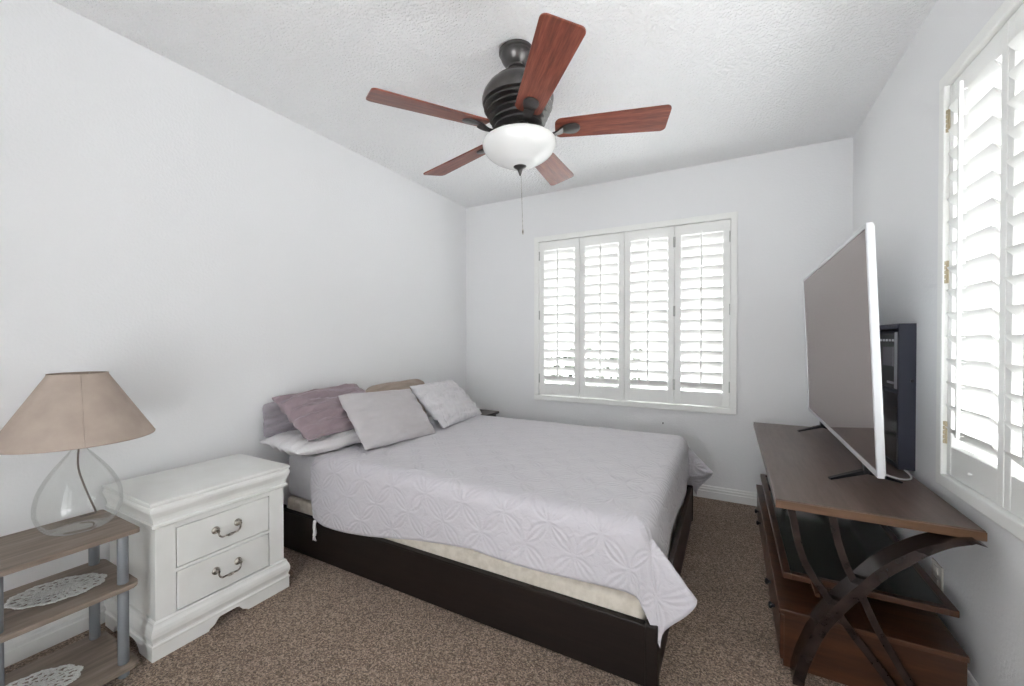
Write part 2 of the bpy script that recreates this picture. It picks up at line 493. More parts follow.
# ------------------------------------------------------------------ shuttered windows
def shutter_window(name, width, Mx, pin_hinges, hinge_mat, WZ0, WZ1):
    """local frame: x along the wall 0..width, y into the room (+), z up; Mx places it"""
    z0, z1 = WZ0 - .042, WZ1 + .042
    bm = bmesh.new()
    cw = .044
    def rail(x0, x1, a0, a1):
        box(bm, x0, x1, -.012, .022, a0, a1, .005, 2, M=Mx)
        
    rail(-cw, width + cw, z1 - cw, z1); rail(-cw, width + cw, z0, z0 + cw)
    rail(-cw, 0, z0 + cw - .004, z1 - cw + .004); rail(width, width + cw, z0 + cw - .004, z1 - cw + .004)
    # outer window frame set into the wall
    for a in ((0, .05, z0 + cw, z1 - cw), (width - .05, width, z0 + cw, z1 - cw), (0, width, z0 + cw, z0 + cw + .05), (0, width, z1 - cw - .05, z1 - cw), (width / 2 - .03, width / 2 + .03, z0 + cw, z1 - cw)):
        box(bm, a[0], a[1], -.125, -.085, a[2], a[3], .003, M=Mx)
    for a in ((z0 + cw - .02, z0 + cw + .03), (z1 - cw - .03, z1 - cw + .02)):  # unseen stop strips, added to block light leaks round the panels
        box(bm, 0, width, -.046, -.0305, a[0], a[1], .001, M=Mx)
    for a in ((-.01, .02), (width - .02, width + .01)):
        box(bm, a[0], a[1], -.046, -.0305, z0 + cw, z1 - cw, .001, M=Mx)
    win = struct(name, bm, M_SHUT)
    bm = bmesh.new()
    box(bm, .03, width - .03, -.107, -.103, z0 + cw + .03, z1 - cw - .03, M=Mx)
    link('glass_pane', bm, M_PANE, win)
    n = 4
    pw = width / n
    zb, zt = z0 + cw + .004, z1 - cw - .004
    lz0, lz1 = zb + .100, zt - .078
    for i in range(n):
        x0 = i * pw + .0012; x1 = (i + 1) * pw - .0012
        st = .031 if pin_hinges else .046
        bm = bmesh.new()
        box(bm, x0, x0 + st, -.022, .008, zb, zt, .003, M=Mx)
        box(bm, x1 - st, x1, -.022, .008, zb, zt, .003, M=Mx)
        box(bm, x0 + st - .001, x1 - st + .001, -.022, .007, zb, lz0, .002, M=Mx)
        box(bm, x0 + st - .001, x1 - st + .001, -.022, .007, lz1, zt, .002, M=Mx)
        box(bm, max(0, x0 - .012), x0 + .02, -.030, -.0215, zb, zt, .001, M=Mx); box(bm, x1 - .02, x1 + .0011, -.030, -.0215, zb, zt, .001, M=Mx)  # backing strips added behind the panel joints to keep light from leaking through
        pan = link('shutter_panel', bm, M_SHUT, win)
        # louvers : elliptical slats tilted with the room-side edge up
        nl = 15
        sp = (lz1 - lz0) / nl
        bm = bmesh.new()
        tilt = math.radians(46 if pin_hinges else 50)
        for k in range(nl):
            zc = lz0 + sp * (k + .5)
            tk = tilt + math.radians(random.uniform(-1.5, 1.5))
            poly = []
            for q in range(16):
                a = 2 * PI * q / 16
                u = .0435 * math.cos(a); vv = .0042 * math.sin(a)
                poly.append((-.007 + u * math.cos(tk) - vv * math.sin(tk), zc + u * math.sin(tk) + vv * math.cos(tk)))
            prism(bm, poly, 'X', x0 + st + .001, x1 - st - .001, M=Mx)
        link('louvers', bm, M_SHUT, pan, smooth=True, angle=50)
        # tilt rod on the room side
        bm = bmesh.new()
        xc = (x0 + x1) / 2
        yo = .028 + .012
        box(bm, xc - .006, xc + .006, yo - .005, yo + .006, lz0 + .055, lz1 + .012, .003, M=Mx)
        for k in range(nl):
            zc = lz0 + sp * (k + .5)
            box(bm, xc - .002, xc + .002, .026, yo, zc + .023, zc + .026, M=Mx)
        link('tilt_rod', bm, M_SHUT, pan)
        bm = bmesh.new()
        lathe(bm, [(0, .012), (.004, .011), (.005, .008), (.003, .004), (.003, 0)], (0, 0, 0), 12,
              M=Mx @ Matrix.Translation((xc, .006, zb + .045)) @ Matrix.Rotation(-PI / 2, 4, 'X'))
        link('knob', bm, M_SHUT, pan, smooth=True)
        # butt hinges on the outer stile and on the folding pair
        hx = {0: x0 - .002, 1: None, 2: None, 3: x1 + .002}[i]
        hs = [hx] if hx is not None else []
        if i == 3: hs.append(x0 - .002)
        for h in hs:
            for hz in (zb + .145, (zb + zt) / 2 + .03, zt - .12):
                bm = bmesh.new()
                for q in range(5):
                    lathe(bm, [(0, q * .016), (.0045, q * .016 + .001), (.0045, q * .016 + .014), (0, q * .016 + .015)], (0, 0, 0), 10,
                          M=Mx @ Matrix.Translation((h, .013, hz - .04)))
                box(bm, h - .008, h + .008, .006, .0125, hz - .039, hz + .039, M=Mx)
                link('hinge', bm, hinge_mat, pan, smooth=True, angle=40)
    return win

# back window: local x runs from the left corner to the right, local y points into the room
MB_ = Matrix(((1, 0, 0, BWX0), (0, -1, 0, YB), (0, 0, 1, 0), (0, 0, 0, 1)))
shutter_window('window_1', BWX1 - BWX0, MB_, False, plain('steel_hinge', (0.45, 0.45, 0.43), .4, .8), WZ0, WZ1)
# right window: local x runs from the far end towards the camera
MR_ = Matrix(((0, -1, 0, XR), (-1, 0, 0, RWY1), (0, 0, 1, 0), (0, 0, 0, 1)))
shutter_window('window_2', RWY1 - RWY0, MR_, True, M_BRASS, RZ0, RZ1)

# ground outside and a low hedge beyond the back window
bm = bmesh.new()
box(bm, -9, 9, -9, 9, -.32, -.30)
struct('trim_1', bm, M_PAVE)
bpy.data.objects['trim_1'].name = 'ground_outside'
bm = bmesh.new()
for i in range(1500):
    c = Vector((random.uniform(-3.6, -.9), random.uniform(4.7, 5.3), random.uniform(-.25, .95) + random.uniform(0, .12)))
    a = Vector((random.uniform(-1, 1), random.uniform(-1, 1), random.uniform(-1, 1))).normalized()
    d = a.orthogonal().normalized()
    L = random.uniform(.05, .09)
    vs_ = [bm.verts.new(c + a * L), bm.verts.new(c + d * L * .45), bm.verts.new(c - a * L), bm.verts.new(c - d * L * .45)]
    bm.faces.new(vs_)
hd = link('garden_hedge', bm, M_LEAF)
hd['kind'] = 'stuff'; tag(hd, 'dark green hedge outside the back window', 'hedge')

# ------------------------------------------------------------------ bed
BX0, BX1, BY0, BY1 = -2.235, -0.205, 1.385, 2.850
bed = thing('bed_frame', 'low espresso brown wooden bed frame with plain side rail on the carpet', 'bed', ((BX0 + BX1) / 2, (BY0 + BY1) / 2, 0))
bm = bmesh.new()
box(bm, BX0 + .03, BX1 - .035, BY0, BY0 + .024, .008, .210, .003)
box(bm, BX0 + .03, BX1 - .040, BY0 - .002, BY0 + .026, .206, .215, .003)
link('side_rail', bm, M_BEDWOOD, bed)
bm = bmesh.new()
box(bm, BX0 + .03, BX1 - .035, BY1 - .024, BY1, .012, .218, .003)
link('side_rail', bm, M_BEDWOOD, bed)
bm = bmesh.new()
box(bm, BX1 - .024, BX1, BY0 + .035, BY1 - .035, .012, .218, .003)
link('foot_rail', bm, wood('espresso_foot', (0.016, 0.008, 0.006), (0.028, 0.013, 0.010), (0.042, 0.021, 0.016), 'Y', .4, spec=.3), bed)
for y0, y1 in ((BY0 - .003, BY0 + .036), (BY1 - .036, BY1 + .003)):
    bm = bmesh.new()
    box(bm, BX1 - .038, BX1 + .003, y0, y1, 0, .219, .005)
    link('corner_post', bm, M_BEDWOOD, bed)
for y0, y1 in ((BY0, BY0 + .036), (BY1 - .036, BY1)):
    bm = bmesh.new()
    box(bm, BX0, BX0 + .036, y0, y1, 0, .226, .005)
    link('head_post', bm, M_BEDWOOD, bed)
bm = bmesh.new()
for k in range(10):
    xs = BX0 + .15 + k * .19
    box(bm, xs, xs + .07, BY0 + .024, BY1 - .024, .075, .095)
link('slats', bm, M_BEDWOOD, bed)

bm = bmesh.new(); box(bm, BX0 + .04, BX1 - .045, BY0 + .027, BY1 - .027, .096, .276, .022, 4)
tag(rebase(link('box_spring', bm, M_CREAM, smooth=True), (-1.2, 2.1, .096)), 'cream box spring showing between brown bed rail and bedspread hem', 'box spring')
bm = bmesh.new(); box(bm, BX0 + .045, BX1 - .045, BY0 + .02, BY1 - .02, .277, .528, .045, 6)
tag(rebase(link('mattress', bm, M_SHEET, smooth=True), (-1.2, 2.1, .277)), 'mattress in pale grey sheet, bare at its head corner beside white nightstand', 'mattress')

# bedspread
ZT = .536
def wob(x, y, s, seed):
    return noise.noise(Vector((x * s, y * s, seed)))
def spread_point(a, bb):
    """unfolded cloth coords -> world"""
    R = .055
    xf = BX1 - .045 - R + .012; yn = BY0 + .012 + R; yf = BY1 - .012 - R
    p = max(a - xf, 0.0)
    side = 0
    if bb < yn: q = yn - bb; sy = -1
    elif bb > yf: q = bb - yf; sy = 1
    else: q = 0; sy = 1
    d = math.hypot(p, q)
    x = min(a, xf); y = min(max(bb, yn), yf)
    z = ZT
    if d > 1e-9:
        cx, cy = p / d, q / d
        arc = R * PI / 2
        if d < arc:
            out = R * math.sin(d / R); dn = R * (1 - math.cos(d / R))
        else:
            e = d - arc
            phi = math.atan2(q, p)               # 0 = foot, pi/2 = side
            corner = math.sin(2 * phi) ** 2 if (p > 0 and q > 0) else 0.0
            flare = .05 + .10 * corner
            if p > 0:                             # foot side folds
                flare += .05 * math.sin(bb * 8.0 + 1.0) + (.64 * math.exp(-((phi - .44) / .22) ** 2) + .03 * math.sin(phi * 9) if q > 0 else 0)
                flare += (.06 * math.exp(-((bb - yn) / .10) ** 2) + .06 * math.exp(-((yf - bb) / .10) ** 2)) if q == 0 else 0
            else:
                flare += .030 * math.sin(a * 6.5 + .4) * min(1, e / .2)
            flare = max(flare, .015)
            out = R + e * flare; dn = R + e * math.sqrt(max(0.05, 1 - flare * flare))
        if p > 0 and q > 0:                      # the hanging corner swings towards the foot
            ph = math.atan2(q, p); ph -= .33 * math.sin(2 * ph)
            cx, cy = math.cos(ph), math.sin(ph)
        x += cx * out; y += sy * cy * out; z -= dn
    # soft rumples (only outwards / upwards so that the cloth stays off the mattress)
    rum = .5 + .5 * wob(a, bb, 5.0, 3.1)
    rum2 = .5 + .5 * wob(a * 1.0 + bb * .6, bb * 2.2 - a, 7.0, 8.7)
    if d < 1e-9:
        z += .006 * rum + .004 * rum2
    else:
        x += (p / d) * .006 * rum; y += sy * (q / d) * (.006 * rum + .003 * rum2)
        z += .004 * rum2 * max(0, 1 - d * 6)
    return Vector((x, y, z))
bm = bmesh.new()
uvl = bm.loops.layers.uv.new('UVMap')
NA, NB = 190, 190
a_end = BX1 - .045 - .043 + .275
grid = []; uvs = {}
for i in range(NA + 1):
    row = []
    s = i / NA
    for j in range(NB + 1):
        t = j / NB
        # head edge is not straight: it swings towards the foot at the top
        a0 = -1.905 - .05 * math.sin(min(t * 5, 1) * PI) + .01 * math.sin(t * 17)
        a = a0 + (a_end - a0) * s
        dn = .365 - .100 * min(1, max(0, (a + 1.93) / 1.0)) ** 1.5 + .007 * math.sin(a * 7) + .055 * max(0, (a - a_end + .30) / .30) ** 1.5
        if s < .06: dn -= .025 * (1 - s / .06) ** 2
        b0 = BY0 + .067 - dn
        b1 = BY1 - .067 + .315
        bb = b0 + (b1 - b0) * t
        v = bm.verts.new(spread_point(a, bb))
        uvs[v] = (a, bb)
        row.append(v)
    grid.append(row)
for i in range(NA):
    for j in range(NB):
        f = bm.faces.new((grid[i][j], grid[i + 1][j], grid[i + 1][j + 1], grid[i][j + 1]))
        f.smooth = True
        for lp in f.loops:
            lp[uvl].uv = uvs[lp.vert]
sp_o = link('bedspread', bm, M_QUILT, smooth=True)
rebase(sp_o, (-1.05, 2.1, .53))
so = sp_o.modifiers.new('thickness', 'SOLIDIFY'); so.thickness = .006; so.offset = 1
tag(sp_o, 'silvery lilac quilted bedspread with stitched diamonds, draped over the bed', 'bedspread')
# corner ties hanging from the hem
bm = bmesh.new()
tube(bm, [(-1.885, 1.367, .222), (-1.889, 1.365, .190), (-1.882, 1.366, .165), (-1.888, 1.365, .145)], [.008, .012, .013, .007, .009], 8, smooth_iter=1)
for k in range(5):
    dx = -.012 + k * .006
    tube(bm, [(-1.888, 1.366, .15), (-1.888 + dx * .6, 1.364, .135), (-1.888 + dx, 1.366, .118 + .004 * (k % 2))], .0025, 6)
link('hem_tie', bm, M_PILWHITE, sp_o, smooth=True)['label'] = 'knotted white tie hanging at hem'

# pillows
def pillow(name, label, mat, c, X, Y, wd, ht, th, seed, bend=0.0, flange=0.0, sag=0.0, wr=.010, rnd=.015):
    """c centre, X width direction, Y height direction (world)"""
    X = Vector(X).normalized(); Y = Vector(Y); Y = (Y - X * Y.dot(X)).normalized(); Z = X.cross(Y)
    n = 64
    bm = bmesh.new()
    def pos(u, v, side):
        e = (max(0, 1 - u ** 4) * max(0, 1 - v ** 4))
        tck = th * .5 * ((max(0, 1 - u * u) ** .42) * (max(0, 1 - v * v) ** .42)) * (0.86 + .14 * e)
        px = wd / 2 * u * (1 - .03 * (1 - v * v) - rnd * u ** 6 * v ** 6); py = ht / 2 * v * (1 - .04 * (1 - u * u) - rnd * 1.6 * u ** 6 * v ** 6)
        px += .004 * wob(u, v, 2.2, seed + 31) * abs(u); py += .005 * wob(u, v, 2.0, seed + 37) * abs(v)
        # gathers radiating from the side seams and corners
        rx = abs(u) ** 3
        rid = 1 - abs(wob(u * 1.0 + v * .8 + seed, v * 2.4 - u * .6, 2.1, seed + side * 3)) * 2
        rid2 = 1 - abs(wob(u * 2.0 - v * 1.1, v * 1.5 + u + seed, 2.6, seed + 7)) * 2
        wr_ = wr * (rx * math.sin(v * 15 + seed + 2.5 * wob(u, v, 2.0, seed)) * .7 + 1.2 * wob(u * 1.2 + seed, v * 2.6, 1.6, seed + side * 5) + .55 * max(0, rid) ** 2 + .35 * max(0, rid2) ** 3)
        k = min(1, (tck / (th * .2)))
        zz = side * (tck + wr_ * k)
        zz += bend * (u * u - .4) + sag * (v * v - .4) + .006 * wob(u, v, 1.4, seed + 21)
        return Vector(c) + X * px + Y * py + Z * zz
    G = {}
    for side in (1, -1):
        for i in range(n + 1):
            for j in range(n + 1):
                # ease towards the rim
                u = math.sin((i / n * 2 - 1) * PI / 2); v = math.sin((j / n * 2 - 1) * PI / 2)
                rim = i in (0, n) or j in (0, n)
                key = (0 if rim else side, i, j)
                if key not in G:
                    G[key] = bm.verts.new(pos(u, v, side))
        for i in range(n):
            for j in range(n):
                q = []
                for (ii, jj) in ((i, j), (i + 1, j), (i + 1, j + 1), (i, j + 1)):
                    rim = ii in (0, n) or jj in (0, n)
                    q.append(G[(0 if rim else side, ii, jj)])
                bm.faces.new(q)
    o = link(name, bm, mat, smooth=True)
    low = min((v.co.z for v in o.data.vertices))
    rebase(o, (c[0], c[1], low))
    sd = o.modifiers.new('smooth', 'SUBSURF'); sd.levels = 1; sd.render_levels = 1
    tag(o, label, 'pillow')
    return o

pillow('pillow', 'off-white pillow lying flat under the mauve pillow at bed head', M_PILWHITE, (-2.045, 1.610, .598), (0.08, 1, .0), (-1, .08, .04), .66, .38, .100, 2.0, wr=.012)
pillow('pillow', 'dusky grey pillow upright against the wall behind the mauve pillow', M_PILDUSK, (-2.222, 1.625, .722), (0, 1, .02), (-.04, 0, 1), .66, .20, .05, 4.0, rnd=.06)
pillow('pillow', 'mauve purple pillow with gathered edges slumped on an off-white pillow', M_PILMAUVE, (-2.042, 1.62, .750), (-.06, 1, .02), (-.78, -.06, .58), .60, .35, .112, 6.3, wr=.018)
pillow('pillow', 'tan pillow standing at the wall behind the two front pillows', M_PILTAN, (-2.18, 2.27, .680), (0, 1, .02), (-.08, 0, 1), .64, .34, .12, 9.0, rnd=.16)
pillow('pillow', 'plain grey rectangular pillow leaning in front of mauve pillow', M_PILGREY, (-1.825, 1.838, .692), (.05, 1, -.035), (-.66, .06, .75), .565, .375, .11, 12.0, wr=.007)
pillow('pillow', 'pale silver-grey wrinkled pillow farthest from camera, beside plain grey one', M_PILLIGHT, (-1.885, 2.505, .686), (-.17, 1, -.035), (-.72, -.04, .70), .67, .39, .12, 15.0, wr=.015)

# ------------------------------------------------------------------ far bedside table in the corner
ft = thing('bedside_table', 'small dark bedside table in the corner beyond the bed', 'bedside table', (-2.05, 3.06, 0))
bm = bmesh.new(); box(bm, -2.25, -1.862, 2.895, 3.24, .478, .500, .004); link('top', bm, M_DARKWD, ft)
bm = bmesh.new()
box(bm, -2.235, -1.90, 2.91, 2.925, .08, .478); box(bm, -2.235, -1.90, 3.21, 3.225, .08, .478)
box(bm, -2.24, -2.225, 2.91, 3.225, .08, .478); box(bm, -2.235, -1.90, 2.91, 3.225, .08, .10)
link('carcass', bm, M_DARKWD, ft)
bm = bmesh.new(); box(bm, -1.903, -1.885, 2.915, 3.22, .29, .47, .003); dr = link('drawer', bm, M_DARKWD, ft)
bm = bmesh.new(); lathe(bm, [(0, .022), (.012, .02), (.012, .012), (.005, .006), (.005, 0)], (0, 0, 0), 14, M=Matrix.Translation((-1.885, 3.067, .38)) @ Matrix.Rotation(PI / 2, 4, 'Y'))
link('knob', bm, M_PEWTER, dr, smooth=True)
for x in (-2.225, -1.915):
    for y in (2.92, 3.215):
        bm = bmesh.new(); box(bm, x - .014, x + .014, y - .012, y + .012, 0, .08, .003); link('leg', bm, M_DARKWD, ft)

# ------------------------------------------------------------------ white nightstand
ns = thing('nightstand', 'white two-drawer nightstand with moulded top and bracket feet beside bed', 'nightstand', (-2.03, .925, 0))
NX0, NX1, NY0, NY1 = -2.225, -1.832, .684, 1.166
def sweep3(bm, prof, x0, x1, y0, y1):
    """moulding round the two sides and the front (+x)"""
    rows = []
    for o, z in prof:
        rows.append([bm.verts.new(q) for q in ((x0, y0 - o, z), (x1 + o, y0 - o, z), (x1 + o, y1 + o, z), (x0, y1 + o, z))])
    for a, d in zip(rows, rows[1:]):
        for k in range(4):
            bm.faces.new((a[k], a[(k + 1) % 4], d[(k + 1) % 4], d[k]))
    bm.faces.new(rows[0]); bm.faces.new(rows[-1])
DY0, DY1 = .747, 1.099
bm = bmesh.new()
box(bm, NX0, NX1 - .02, NY0, NY1, .045, .48)
box(bm, NX1 - .021, NX1, NY0, DY0, .12, .48, .001); box(bm, NX1 - .021, NX1, DY1, NY1, .12, .48, .001)
box(bm, NX1 - .021, NX1, DY0, DY1, .12, .134); box(bm, NX1 - .021, NX1, DY0, DY1, .452, .48); box(bm, NX1 - .021, NX1 - .001, DY0, DY1, .285, .297)
link('carcass', bm, M_WHITE, ns)
bm = bmesh.new()
prof = [(.002, .470), (.010, .474), (.012, .478), (.012, .486), (.006, .489), (.007, .500), (.010, .512), (.015, .524), (.019, .534), (.020, .544), (.018, .551), (.014, .554), (.014, .557), (.019, .559), (.020, .562), (.020, .568), (.018, .571)]
sweep3(bm, prof, NX0 - .005, NX1, NY0, NY1)
link('top', bm, M_WHITE, ns)
bm = bmesh.new()
prof = [(.001, .134), (.006, .133), (.009, .129), (.009, .125), (.011, .119), (.016, .110), (.019, .097), (.019, .084), (.015, .072), (.013, .064), (.014, .058), (.018, .055), (.018, .050), (.016, .047)]
sweep3(bm, prof[::-1], NX0, NX1, NY0, NY1)
link('base_moulding', bm, M_WHITE, ns)
bm = bmesh.new()
ya, yb = NY0 - .016, NY1 + .016
foot = [(ya, .0), (.848, 0), (.852, .007), (.862, .011), (.870, .016), (.876, .025), (.884, .034), (.893, .037), (.952, .037), (.961, .034), (.969, .025), (.975, .016), (.983, .011), (.993, .007), (.997, 0), (yb, 0), (yb, .048), (ya, .048)]
prism(bm, foot, 'X', NX1 + .002, NX1 + .016)
for yy0, yy1 in ((ya, ya + .018), (yb - .018, yb)):
    side = [(NX1 + .002, 0), (NX1 - .085, 0), (NX1 - .095, .014), (NX1 - .115, .03), (NX1 - .14, .036), (NX0 + .13, .036), (NX0 + .1, .028), (NX0 + .085, .014), (NX0 + .08, 0), (NX0, 0), (NX0, .048), (NX1 + .002, .048)]
    prism(bm, side, 'Y', yy0, yy1)
link('bracket_feet', bm, M_WHITE, ns)
for z0, z1 in ((.300, .449), (.1365, .2825)):
    bm = bmesh.new()
    box(bm, NX1 - .019, NX1 + .001, DY0 + .0035, DY1 - .0035, z0, z1, .0025)
    d = link('drawer', bm, M_WHITE, ns)
    bm = bmesh.new()
    zc = (z0 + z1) / 2 + .004; yc = (DY0 + DY1) / 2
    for s in (-1, 1):
        lathe(bm, [(0, .010), (.006, .010), (.010, .007), (.014, .005), (.015, .002), (.015, 0)], (0, 0, 0), 20,
              M=Matrix.Translation((NX1 + .001, yc + s * .042, zc + .008)) @ Matrix.Rotation(PI / 2, 4, 'Y'))
        lathe(bm, [(0, .026), (.005, .025), (.0065, .021), (.005, .017), (.004, 0)], (0, 0, 0), 12,
              M=Matrix.Translation((NX1 + .001, yc + s * .042, zc + .008)) @ Matrix.Rotation(PI / 2, 4, 'Y'))
    xs = NX1 + .022
    tube(bm, [(xs, yc - .042, zc + .008), (xs + .003, yc - .041, zc - .008), (xs + .004, yc - .030, zc - .020), (xs + .006, yc - .014, zc - .017), (xs + .006, yc, zc - .021), (xs + .006, yc + .014, zc - .017), (xs + .004, yc + .030, zc - .020), (xs + .003, yc + .041, zc - .008), (xs, yc + .042, zc + .008)],
         .0036, 8, smooth_iter=2)
    lathe(bm, [(0, -.012), (.005, -.009), (.006, 0), (.005, .009), (0, .012)], (0, 0, 0), 12, M=Matrix.Translation((xs + .006, yc, zc - .0195)) @ Matrix.Rotation(PI / 2, 4, 'X'))
    link('handle', bm, M_PEWTER, d, smooth=True, angle=50)['label'] = 'antique pewter bail handle'

# ------------------------------------------------------------------ small shelf unit
SX0, SX1, SY0, SY1 = -2.118, -1.797, .285, .632
su = thing('shelf_unit', 'low three-tier grey oak shelf unit on grey tubular posts', 'shelf', (-1.957, .46, 0))
def rrect(x0, x1, y0, y1, r, n=6):
    o = []
    for cx, cy, a0 in ((x1 - r, y1 - r, 0), (x0 + r, y1 - r, 90), (x0 + r, y0 + r, 180), (x1 - r, y0 + r, 270)):
        for k in range(n + 1):
            a = math.radians(a0 + 90 * k / n)
            o.append((cx + r * math.cos(a), cy + r * math.sin(a)))
    return o
SHZ = (.046, .322, .508)
for zt in SHZ:
    bm = bmesh.new()
    prism(bm, rrect(SX0, SX1, SY0, SY1, .030 if zt < .5 else .008), 'Z', zt - .016, zt, .0015)
    link('shelf_board', bm, M_GREYOAK, su)
for x in (SX0 + .036, SX1 - .036):
    for y in (SY0 + .036, SY1 - .036):
        bm = bmesh.new()
        for z0, z1 in ((0, SHZ[0] - .016), (SHZ[0], SHZ[1] - .016), (SHZ[1], SHZ[2] - .016)):
            lathe(bm, [(0, 0), (.0135, 0), (.015, .002), (.015, z1 - z0 - .002), (.0135, z1 - z0), (0, z1 - z0)], (x, y, z0), 24)
        link('post', bm, M_POST, su, smooth=True, angle=40)

def doily(label, c, ang, rx, ry, mesh_holes=True, seed=1):
    nr, na = 18, 120
    bm = bmesh.new()
    R = [[None] * na for _ in range(nr + 1)]
    ca, sa = math.cos(ang), math.sin(ang)
    for i in range(nr + 1):
        for k in range(na):
            th_ = 2 * PI * k / na
            f = i / nr
            sc_ = 1 + (.055 * abs(math.sin(th_ * 5)) * 1.4 - .03 + .012 * math.cos(th_ * 60)) * f ** 3
            rr_ = f * sc_
            u = rx * rr_ * math.cos(th_); v_ = ry * rr_ * math.sin(th_)
            R[i][k] = bm.verts.new((c[0] + u * ca - v_ * sa, c[1] + u * sa + v_ * ca, c[2] + .0008 * math.sin(th_ * 30 + i)))
    rnd = random.Random(seed)
    for i in range(nr):
        for k in range(na):
            hole = False
            if mesh_holes and 2 < i < nr - 2:
                ring = i % 4
                kk = (k + (i // 4) * 3) % 6
                hole = (ring in (1, 2, 3) and kk in (0, 1, 2, 3)) and rnd.random() > .15
            if hole: continue
            if i == 0:
                if k % 2 == 0: pass
            bm.faces.new((R[i][k], R[i][(k + 1) % na], R[i + 1][(k + 1) % na], R[i + 1][k]))
    bmesh.ops.remove_doubles(bm, verts=bm.verts, dist=.0004)
    o = link('lace_doily', bm, M_LACE, smooth=True)
    rebase(o, c)
    s = o.modifiers.new('thread', 'SOLIDIFY'); s.thickness = .003; s.offset = 1
    tag(o, label, 'doily')
doily('oval white crochet lace doily on the middle shelf of shelf unit', (-1.965, .475, SHZ[1] + .0025), math.radians(64), .112, .082, True, 3)
doily('white crochet lace doily on the bottom shelf of shelf unit', (-1.955, .415, SHZ[0] + .0025), math.radians(64), .108, .080, True, 8)

# ------------------------------------------------------------------ table lamp
lx, ly, lz = -1.98, .532, SHZ[2]
lamp = thing('table_lamp', 'table lamp with clear glass jug base and beige cone shade', 'lamp', (lx, ly, lz))
bm = bmesh.new()
pr = spline([(.0, .008), (.040, .006), (.066, .002), (.088, .016), (.106, .055), (.109, .092), (.101, .138), (.080, .186), (.053, .228), (.029, .260), (.018, .278), (.018, .292), (.026, .300)], 60)
lathe(bm, pr, (lx, ly, lz), 64)
link('glass_base', bm, M_JAR, lamp, smooth=True)
bm = bmesh.new()
lathe(bm, [(0, .286), (.016, .286), (.017, .290), (.017, .300), (.012, .304), (.012, .345), (0, .347)], (lx, ly, lz), 24)
link('socket', bm, M_PEWTER, lamp, smooth=True, angle=40)
bm = bmesh.new()
tube(bm, [(lx, ly, lz + .288), (lx + .002, ly - .004, lz + .25), (lx - .004, ly - .002, lz + .20), (lx, ly + .012, lz + .14), (lx + .004, ly + .028, lz + .08), (lx - .01, ly + .045, lz + .035), (lx - .05, ly + .05, lz + .02), (lx - .07, ly + .02, lz + .016)], .0028, 8, smooth_iter=2)
link('cord', bm, M_CORD, lamp, smooth=True)
bm = bmesh.new()
zb, zt, rb, rt = .308, .535, .198, .073
lathe(bm, [(rb, zb), (rb + .001, zb + .004), (rb - .001, zb + .006), (rt + .002, zt - .005), (rt + .002, zt), (rt - .001, zt), (rb - .003, zb + .002), (rb, zb)], (lx, ly, lz), 72)
for k in range(1):   # stitched seam on the camera side
    a = math.atan2(-ly, -lx) + .06
    tube(bm, [(lx + (rb + .001) * math.cos(a), ly + (rb + .001) * math.sin(a), lz + zb + .003), (lx + (rt + .003) * math.cos(a), ly + (rt + .003) * math.sin(a), lz + zt - .003)], .0016, 6)
link('lamp_shade', bm, M_SHADE, lamp, smooth=True, angle=50)
bm = bmesh.new()
for k in range(3):
    a = k * 2 * PI / 3 + .4
    tube(bm, [(lx, ly, lz + .345), (lx, ly, lz + .50), (lx + rt * math.cos(a), ly + rt * math.sin(a), lz + zt - .006)], .0018, 6)
link('shade_fitter', bm, M_PEWTER, lamp, smooth=True)

# ------------------------------------------------------------------ console
TZ = .605
cs = thing('console_table', 'brown wooden television console with curved crossed end legs along right wall', 'console', (.41, 2.41, 0))
bm = bmesh.new()
CY0, CY1, CX0, CX1 = 1.672, 3.165, .144, .657
box(bm, CX0, CX1, CY0 + .004, CY1, TZ - .030, TZ, .003)
link('top', bm, M_CONS, cs)
bm = bmesh.new()
box(bm, CX0, CX1, CY0 - .001, CY0 + .0045, TZ - .029, TZ - .003, .0015)
link('edge_band', bm, M_CONSE, cs)
# end frames: one broad arch crossed by two thin bars
up = spline([(.196, 0), (.205, .04), (.217, .085), (.257, .195), (.318, .300), (.361, .359), (.422, .440), (.503, .514), (.575, .556), (.645, .5755)], 48)
KA = .983
ARCH = lambda q: [(x * KA, max(0.0, 1.159 - (1.159 - z) * KA)) if 0 < i < len(q) - 1 else (x * KA, z) for i, (x, z) in enumerate(q)]
up = ARCH(up)
b1u = spline([(.180, .575), (.190, .520), (.203, .450), (.228, .377), (.268, .315), (.306, .259), (.352, .190), (.416, .106), (.490, .0)], 40)
b2u = spline([(.292, .575), (.299, .540), (.312, .476), (.337, .399), (.371, .327), (.406, .240), (.449, .159), (.492, .079), (.540, .0)], 40)
def off(pts, d):
    o = []
    for i, p in enumerate(pts):
        a = pts[max(i - 1, 0)]; c = pts[min(i + 1, len(pts) - 1)]
        t = Vector((c[0] - a[0], c[1] - a[1])).normalized()
        o.append((p[0] - t.y * d, max(0, p[1] + t.x * d) if 0 < i < len(pts) - 1 else p[1]))
    return o
up[-1] = (.640, .574)
lo = [(u[0] + (q[0] - u[0]) * k, u[1] + (q[1] - u[1]) * k) for i, (u, q) in enumerate(zip(up, off(up, -.032))) for k in (min(1.0, .2 + (len(up) - 1 - i) / 16),)]
lo[0] = (up[0][0] + .033, 0.0); lo[-1] = (.648, .570)
